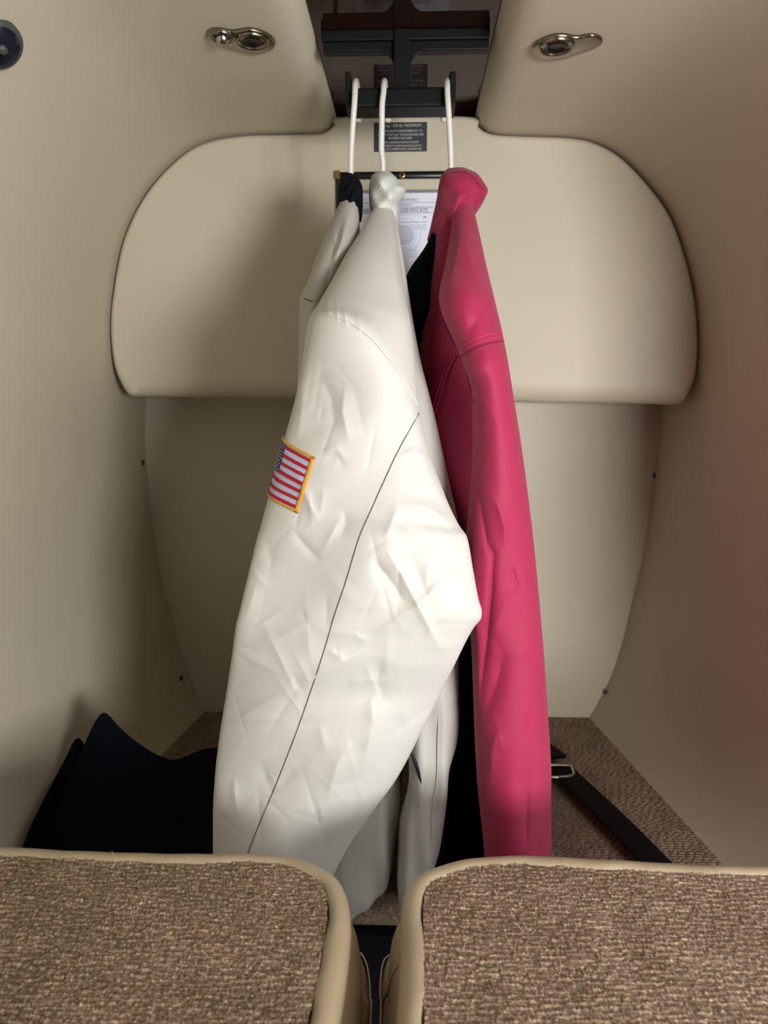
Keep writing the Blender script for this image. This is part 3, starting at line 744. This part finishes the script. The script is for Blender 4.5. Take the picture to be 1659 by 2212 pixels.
def piece(a0, a1, b0, b1, h0, h1, name, m, parent):
    i0, i1 = int(round(a0*(NA-1))), int(round(a1*(NA-1))); j0, j1 = int(round(b0*(NB-1))), int(round(b1*(NB-1)))
    g = G[j0:j1+1, i0:i1+1]; nn = N[j0:j1+1, i0:i1+1]
    r, c_ = g.shape[:2]
    hh = np.full((r, c_), h1); hh[0] = hh[-1] = h0; hh[:, 0] = hh[:, -1] = h0
    if r > 4: hh[1] = hh[-2] = (h0 + 2*h1) / 3
    return mesh_obj(name, (g + nn * hh[..., None]).reshape(-1, 3), grid_faces(r, c_), m, parent)
fl = piece(0, 1, 0, 1, 0.0002, 0.0016, 'flag_patch', M['wthread'], jw); fl['label'] = 'embroidered flag patch with a gold border'
B0, B1, A0 = 0.05, 0.95, 0.058
for a0, a1, b0, b1 in ((0, 1, 0, B0), (0, 1, B1, 1), (0, A0, 0, 1)): piece(a0, a1, b0, b1, 0.0004, 0.0028, 'border', M['gold'], fl)
CANT = 0.66
sh = (B1 - B0) / 13
for k in range(0, 13, 2):
    piece(A0, CANT if k < 7 else 1.0, B0 + k*sh, B0 + (k+1)*sh, 0.0008, 0.0025, 'stripe', M['red'], fl)
ct = piece(CANT - .01, 1.0, B0, B0 + 7*sh, 0.0008, 0.0024, 'canton', M['navythread'], fl)
sv = []
for r in range(9):
    for c_ in range(6 if r % 2 == 0 else 5):
        a = CANT + 0.02 + (c_ + (0.5 if r % 2 else 0)) * 0.055 + 0.01; b = B0 + 7*sh*(r + 0.75)/9.6
        i, j = int(a*(NA-1)), int(b*(NB-1))
        if i >= NA - 2: continue
        c3 = G[j, i] + N[j, i] * 0.0025; u = G[j, i+1] - G[j, i]; u = u / np.linalg.norm(u); vv = np.cross(N[j, i], u)
        pts = [c3 + N[j, i]*.0004] + [c3 + (0.0011 if k % 2 == 0 else 0.0005) * (math.cos(k*math.pi/5)*u + math.sin(k*math.pi/5)*vv) for k in range(10)]
        sv.append((np.array(pts), [(0, 1+k, 1+(k+1) % 10) for k in range(10)]))
v, f = merge(sv); st = mesh_obj('stars', v, f, M['wthread'], fl, False); st['kind'] = 'stuff'

# --- raspberry jacket
jp = empty('jacket'); tag(jp, 'raspberry pink softshell jacket with a black lining, rightmost on the rail', 'jacket', 'jackets on the garment rail')
rngp = np.random.default_rng(21)
CP = [([(1021, 1016), (1036, 1075), (1052, 1170), (1066, 1198), (1062, 1275), (1053, 1372), (1040, 1480), (1037, 1545)], -.006, 8), ([(1008, 1190), (1025, 1330), (1030, 1450), (1034, 1540)], .006, 12),
      ([(1043, 1060), (1075, 1092), (1090, 1140), (1088, 1192)], .004, 10), ([(1104, 1221), (1112, 1250), (1126, 1285)], -.003, 7), ([(1045, 1555), (1075, 1470), (1090, 1400)], -.006, 20),
      ([(1060, 1700), (1062, 1620), (1075, 1580)], .005, 14), ([(1140, 1650), (1138, 1760), (1136, 1840)], -.004, 8), ([(1165, 1560), (1168, 1680), (1160, 1800)], .003, 8),
      ([(1000, 480), (985, 560), (965, 640)], .007, 18), ([(1012, 470), (1010, 540), (1030, 620)], .004, 14), ([(1050, 640), (1030, 690), (1000, 730)], -.003, 12)]
def hP(px, py):
    h = crumple(px, py, 60, (940, 470, 1190, 1830), 0.0018, 8, 22, 60, 220, rngp, (1.5, 0.5))
    for pts, a, w_ in CP: h += poly_crease(px, py, pts, a, w_)
    return h + 0.004 * np.sin(py * .008) * np.sin(px * .03)
K1 = Loft([(984, 414, 1012, 424, 0.935, .012, 0), (980, 450, 1024, 455, 0.920, .024, 0), (975, 490, 1032, 488, 0.905, .034, 0), (962, 570, 1050, 570, 0.855, .045, 0), (948, 645, 1068, 645, 0.812, .052, 0), (988, 756, 1086, 722, 0.792, .05, 0), (1003, 800, 1098, 785, 0.780, .05, 0), (1018, 845, 1106, 835, 0.787, .05, 0), (1021, 960, 1126, 960, 0.780, .05, 0), (1010, 1120, 1147, 1120, 0.775, .05, 0), (1003, 1200, 1156, 1200, 0.773, .05, 0),
           (1010, 1330, 1168, 1330, 0.771, .05, 0), (1018, 1400, 1174, 1400, 0.770, .05, 0), (1022, 1500, 1181, 1500, 0.770, .05, 0), (1024, 1560, 1185, 1560, 0.770, .05, 0), (1030, 1680, 1191, 1680, 0.770, .048, 0), (1044, 1820, 1191, 1830, 0.771, .045, 0), (1052, 1930, 1188, 1940, 0.775, .04, 0), (1060, 2000, 1180, 2000, 0.775, .035, 0)],
          110, 420, hfun=hP, pexp=0.5, bend=1.0)
jy = K1.row_at((756 + 722) / 2)
K1.mesh('shoulder', M['pink'], jp, 0, jy + 1); K1.mesh('sleeve', M['pink'], jp, jy)
for off in (0, 10, 20):
    K1.line([(992 - off * .25, 772 - off), (1030, 751 - off), (1060, 741 - off), (1086 - off * .1, 737 - off)], 0.0007 if off == 0 else 0.0005, 'topstitch', M['pinkdark'] if off == 0 else M['pinkthread'], jp, 0.0005, 40)
rb2 = np.random.default_rng(2)
def hPB(x, y, z): return 0.003 * np.sin(z * 40 + x * 60) + 0.002 * np.sin(z * 17 + y * 60)
Torso([(455, 950, 1020, .93, 1.03), (520, 938, 1030, .915, 1.10), (600, 928, 1040, .91, 1.14), (660, 925, 1050, .905, 1.16), (720, 905, 1060, .90, 1.17), (770, 892, 1070, .895, 1.18), (900, 895, 1085, .89, 1.18), (1000, 925, 1095, .89, 1.18), (1100, 965, 1100, .885, 1.18), (1180, 990, 1110, .88, 1.18), (1260, 1020, 1120, .87, 1.17), (1500, 1040, 1130, .85, 1.17), (1860, 1060, 1140, .83, 1.15), (1950, 1062, 1140, .83, 1.14)], hfun=hPB).mesh('body', M['pink'], jp)
Torso([(470, 948, 985, .95, 1.10), (520, 918, 985, .94, 1.14), (600, 876, 985, .94, 1.17), (680, 874, 985, .93, 1.19), (760, 874, 985, .925, 1.20), (1100, 900, 1000, .92, 1.20), (1300, 930, 1020, .92, 1.19), (1500, 958, 1040, .92, 1.19), (1850, 930, 1050, .915, 1.17), (2000, 920, 1050, .91, 1.15)], hfun=hPB).mesh('lining', M['lining'], jp)
# armhole band with twin topstitching on the front of the body
for off in (0, 9, 16):
    q = smooth_open(np.array([(989 - off, 768 + off * .3), (975 - off, 800), (960 - off, 850), (946 - off, 900), (938 - off, 930)]), 40)
    v, f = tube(P(q[:, 0], q[:, 1], .886 + 0.006 * np.linspace(1, 0, 40)), 0.0006, 6); mesh_obj('armhole_stitch', v, f, M['pinkthread'] if off else M['pinkdark'], jp)
K1.line([(946, 645), (953, 680), (970, 720), (988, 756), (996, 778), (1012, 820), (1022, 870)], 0.0006, 'sleeve_seam', M['pinkdark'], jp, 0.0003, 60)
kc = Loft([(968, 364, 1004, 362, .958, .016, -2), (954, 376, 1030, 374, .95, .03, -2), (950, 390, 1046, 395, .95, .038, 0), (947, 405, 1054, 410, .95, .04, 0), (944, 425, 1046, 432, .95, .042, 0), (940, 445, 1036, 450, .952, .042, 0), (936, 462, 1026, 466, .955, .04, 0), (930, 490, 1020, 490, .96, .036, 0), (922, 520, 1015, 520, .965, .03, 0)], 80, 80,
     hfun=lambda x, y: poly_crease(x, y, [(952, 402), (975, 374), (1010, 374), (1045, 412), (1050, 430)], -.003, 5) + poly_crease(x, y, [(992, 412), (984, 450), (975, 500)], .012, 14) + poly_crease(x, y, [(1010, 420), (1020, 450)], -.006, 10) + 0.002 * np.sin((x - y) * .1))
kc.mesh('collar', M['pink'], jp)
kc.line([(950, 408), (958, 385), (978, 373), (1002, 372), (1026, 388), (1044, 410)], 0.0006, 'collar_stitch', M['pinkdark'], jp, 0.0004, 40)

# ------------------------------------------------------------------ folded navy cloth at the left
t = empty('folded_blanket'); tag(t, 'dark navy folded cloth propped against the lower left wall', 'blanket')
def wall_Y(px, py):
    out = np.full(len(px), 1.4); done = np.zeros(len(px), bool)
    for y in np.linspace(0.6, 1.4, 260):
        p = P(px, py, np.full(len(px), y)); low = np.clip((ZC - 0.15 - p[:, 2]) / 0.5, 0, 1)
        xq = np.interp(p[:, 2], profL[::-1, 1][:95], profL[::-1, 0][:95]) - low * np.clip(1.47 - y, 0, 0.9) * 0.16
        hit = (p[:, 0] <= xq) & ~done; out[hit] = y; done |= hit
    return out
def cloth_fold(top, Yf, th, name, bot=1960):
    q = smooth_open(np.array(top, float), 120)
    V = []; nr = 40
    for side in (0, 1):
        for j in range(nr):
            f = j / (nr - 1); e = f if side == 0 else 1 - f
            rowx = q[:, 0] + (f if side == 0 else 1 - f) * (-0.04) * (q[:, 0] - 300) ; rowy = q[:, 1] + e * (bot - q[:, 1])
            bulge = math.sin(min(e * 3, 1) * math.pi / 2)
            Y = (Yf - 0.06 * e) + (side * th * bulge) - (0 if side else 0.012 * np.sin(q[:, 0] * .02 + e * 5) * e)
            V.append(P(rowx, rowy, np.minimum(Y, wall_Y(rowx, rowy) - 0.012 - 0.02 * (1 - side))))
    V = np.array(V); return mesh_obj(name, V.reshape(-1, 3), grid_faces(2 * nr, 120), M['navycloth'], t)
cloth_fold([(44, 1845), (64, 1790), (100, 1716), (140, 1640), (158, 1603), (168, 1595), (177, 1600), (196, 1640), (215, 1740)], 0.99, 0.05, 'fold_layer')
cloth_fold([(70, 1850), (120, 1745), (168, 1640), (190, 1590), (207, 1556), (222, 1540), (234, 1544), (262, 1574), (300, 1606), (340, 1630), (372, 1641), (400, 1634), (430, 1621), (470, 1614), (545, 1612), (580, 1640), (590, 1700)], 0.95, 0.10, 'main_fold')

# ------------------------------------------------------------------ tie-down strap
t = empty('tie_down_strap'); tag(t, 'black webbing tie-down strap with a steel buckle on the carpet right of the pink sleeve', 'strap')
def ribbon(pts, width, th, lift):
    c = Pz([p[0] for p in pts], [p[1] for p in pts], zf + 0.004); c = smooth_open(c, 50); c[:, 2] += lift(np.linspace(0, 1, 50))
    tg = np.gradient(c, axis=0); sd = np.cross(tg, (0, 0, 1)); sd /= np.linalg.norm(sd, axis=1)[:, None]
    V = []
    for k in range(50):
        for a, b in ((-1, 0), (1, 0), (1, 1), (-1, 1)): V.append(c[k] + sd[k] * a * width / 2 + np.array([0, 0, b * th]))
    F = grid_faces(50, 4, True) + [(0, 1, 2, 3), (196, 197, 198, 199)]
    return np.array(V), F
v, f = ribbon([(1208, 1672), (1250, 1720), (1300, 1774), (1350, 1825), (1410, 1885), (1500, 1970)], 0.042, 0.003, lambda u: 0.012 + 0.010 * np.sin(u * math.pi)); mesh_obj('webbing', v, f, M['webbing'], t, False)
v, f = ribbon([(1140, 1605), (1170, 1630), (1200, 1660)], 0.042, 0.006, lambda u: 0.006 + 0.012 * u); mesh_obj('webbing', v, f, M['webbing'], t, False)
c0 = Pz(1205, 1668, zf + 0.02)
bk = [(c0[0] + a, c0[1] + b, c0[2] + c_) for a, b, c_ in ((-.03, .012, .004), (.02, .012, .006), (.026, .004, .005), (.02, -.016, .002), (-.03, -.016, .0))]
v, f = tube(smooth_closed(np.array(bk), 60).tolist() + [bk[0]], 0.0026, 8); mesh_obj('buckle', v, f, M['chrome'], t)

# ------------------------------------------------------------------ folded seat backs in the foreground
ZS = ZC - 0.40
def seat(edge_px, sgn, label):
    t = empty('seat_back'); tag(t, label, 'seat', 'folded seat backs in the foreground')
    e = smooth_open(np.array(edge_px, float), 120)
    E = Pz(e[:, 0], e[:, 1], ZS)[:, :2]
    # close the outline toward the camera and the side wall
    u0 = np.linspace(1, 0, 20, endpoint=False)[:, None]; u1 = np.linspace(0, 1, 31)[1:, None]
    dE = E[-1] - E[-6]; dE = dE / abs(dE[1])
    path = np.vstack([E[0] + u0 * np.array([sgn * 0.16, 0.002]), E, E[-1] + u1 * dE * (E[-1][1] - 0.16)])
    tn = np.gradient(path, axis=0); tn /= np.linalg.norm(tn, axis=1)[:, None]
    inn = np.stack([-tn[:, 1], tn[:, 0]], -1); mid = np.array([sgn * 0.35, 0.35])
    if np.mean(np.sum(inn * (mid - path), 1)) < 0: inn = -inn
    # leather trim: rounded bead rolling over the edge and down the side
    sec = [(0.019, -0.006), (0.0185, 0.0005), (0.016, 0.0028), (0.012, 0.0036), (0.007, 0.0026), (0.003, -0.001), (0.0007, -0.007), (0.0, -0.016), (0.0015, -0.030), (0.005, -0.045), (0.012, -0.058)]
    V = []
    for k in range(len(path)):
        wob = 1 + 0.06 * math.sin(k * 0.21) + 0.04 * math.sin(k * .53 + 1)
        for a, h in sec:
            p = path[k] + inn[k] * a * wob; V.append((p[0], p[1], ZS + h))
    mesh_obj('leather_trim', V, grid_faces(len(path), len(sec)), M['leather'], t)
    # carpet: loop pile as a height field
    inner = path + inn * 0.0180
    x0, x1 = sorted((inner[:, 0].min(), inner[:, 0].max())); y1 = inner[:, 1].max()
    st = 0.00100
    gx = np.arange(x0, x1, st); gy = np.arange(0.36, y1, st)
    X, Y = np.meshgrid(gx, gy)
    rs = np.random.default_rng(3 if sgn < 0 else 4)
    pitch, lx = 0.0028, 0.0026
    rowi = np.floor(Y / pitch); j1 = rs.uniform(0, 1, (400,)); warp = 0.0006 * np.sin(X * 70 + rowi) 
    ph_ = (X / lx + j1[(rowi % 400).astype(int)] * 3 + 0.3 * np.sin(X * 210 + rowi * 2.1))
    li = np.floor(ph_); hsh = np.modf(np.sin(li * 12.9898 + rowi * 78.233) * 43758.5453)[0]
    H = (np.abs(np.sin(np.pi * (Y + warp) / pitch)) ** 0.7) * (0.45 + 0.55 * np.abs(np.sin(np.pi * ph_)) ** 0.8) * (0.0016 + 0.0010 * hsh)
    H += rs.normal(0, 0.00018, H.shape) + 0.0006 * np.sin(X * 34 + Y * 21) * np.sin(Y * 47)
    # inside test against the trim line
    poly = np.vstack([inner, [[inner[0][0], 0.10], [inner[0][0], 0.10]]]) if False else inner
    from_side = np.zeros_like(X, bool)
    pp = np.vstack([inner, [[sgn * 2, 0.16 - 1], [sgn * 2, inner[0][1]]]])
    inside = np.zeros_like(X, bool); m = len(pp); k2 = m - 1
    for k in range(m):
        xi, yi = pp[k]; xj, yj = pp[k2]
        if yi != yj:
            c_ = ((yi > Y) != (yj > Y)) & (X < (xj - xi) * (Y - yi) / (yj - yi) + xi); inside ^= c_
        k2 = k
    nr, nc = X.shape; Vv = np.stack([X, Y, ZS + 0.0005 + H], -1).reshape(-1, 3)
    A = (np.arange(nr - 1)[:, None] * nc + np.arange(nc - 1)[None, :]); ok = inside[:-1, :-1] & inside[1:, 1:] & inside[:-1, 1:] & inside[1:, :-1]
    a = A[ok]; F = np.stack([a, a + 1, a + nc + 1, a + nc], -1)
    used = np.unique(F); remap = -np.ones(len(Vv), int); remap[used] = np.arange(len(used))
    cp = mesh_obj('carpet', Vv[used], remap[F].tolist(), M['carpet'], t); 
    # board under the pile, running on toward the camera
    ring = [(p[0], p[1], ZS - 0.003) for p in (path + inn * 0.012)[::4]] + [(sgn * 0.48, 0.16, ZS - 0.003), (sgn * 0.48, path[0][1], ZS - 0.003)]
    bm_obj('back_board', prism(ring, (0, 0, -0.05)), M['carpet'], t)
    # stray fibres
    parts = []
    for _ in range(46):
        i = rs.integers(10, 130); d = rs.uniform(0.012, 0.16); p = path[i] + inn[i] * d
        if p[1] < 0.4: continue
        a_ = rs.uniform(0, 6.28); L = rs.uniform(0.004, 0.010)
        q = np.array([[p[0], p[1], ZS + .001], [p[0] + L*.4*math.cos(a_), p[1] + L*.4*math.sin(a_), ZS + .0045], [p[0] + L*math.cos(a_+.4), p[1] + L*math.sin(a_+.4), ZS + rs.uniform(.003, .008)]])
        parts.append(tube(smooth_open(q, 6), 0.00012, 4))
    v, f = merge(parts); fb = mesh_obj('loose_fibres', v, f, M['stitch'], t); fb['kind'] = 'stuff'
    return t, path, inn
edL = [(0, 1824), (120, 1830), (300, 1838), (450, 1839), (590, 1841), (650, 1849), (700, 1868), (738, 1898), (755, 1938), (758, 1990), (752, 2060), (742, 2130), (728, 2212)]
edR = [(1659, 1866), (1500, 1862), (1300, 1852), (1170, 1844), (1060, 1846), (980, 1855), (920, 1874), (885, 1898), (868, 1930), (863, 1980), (862, 2050), (858, 2130), (853, 2212)]
sL, pL, iL = seat(edL, -1, 'folded seat back with brown carpet and tan piping, on the left in the foreground')
sR, pR, iR = seat(edR, 1, 'folded seat back with brown carpet and tan piping, on the right in the foreground')
# leather cushions bulging into the gap under each board
def cushion(parent, pts, sgn, z0, z1, name):
    """pts: (Y, x of the bulging face)."""
    q = smooth_open(np.array(pts, float), 60); V = []
    na = 14
    for y, x in q:
        for k in range(na):
            a = -math.pi/2 + math.pi * k / (na - 1)
            V.append((x + sgn * 0.04 * (1 - math.cos(a) ** 0.6 if math.cos(a) > 0 else 1), y, (z0+z1)/2 + (z1-z0)/2 * math.sin(a)))
    for y, x in q[:1]: pass
    F = grid_faces(60, na) + [tuple(range(na)), tuple(range(59*na, 60*na))]
    return mesh_obj(name, V, F, M['leather_dark'], parent)
def gap_pts(pix, z):
    w_ = Pz([p[0] for p in pix], [p[1] for p in pix], z); return [(q[1], q[0]) for q in w_]
for par, s, c1, c2 in ((sL, -1, [(758, 2022), (772, 2045), (780, 2085), (782, 2150), (780, 2230)], [(780, 2088), (792, 2110), (799, 2150), (801, 2200), (800, 2260)]),
                       (sR, 1, [(860, 2030), (845, 2055), (840, 2095), (838, 2150), (838, 2230)], [(840, 2092), (828, 2105), (822, 2140), (820, 2190), (820, 2260)])):
    z1 = ZS - 0.075; z2 = ZS - 0.12
    g1 = gap_pts(c1, z1); g1 = [g1[0]] + g1[1:] + [(0.2, g1[-1][1])]
    g2 = gap_pts(c2, z2); g2 = g2 + [(0.2, g2[-1][1])]
    cushion(par, g1, s, ZS - 0.115, ZS - 0.035, 'cushion')
    cc = cushion(par, g2, s, ZS - 0.17, ZS - 0.085, 'cushion')
    q = smooth_open(np.array([(x + s * 0.0003, y, z2 + 0.014) for y, x in g2]), 60); v, f = tube(q, 0.0008, 6); mesh_obj('stitching', v, f, M['stitch'], cc)
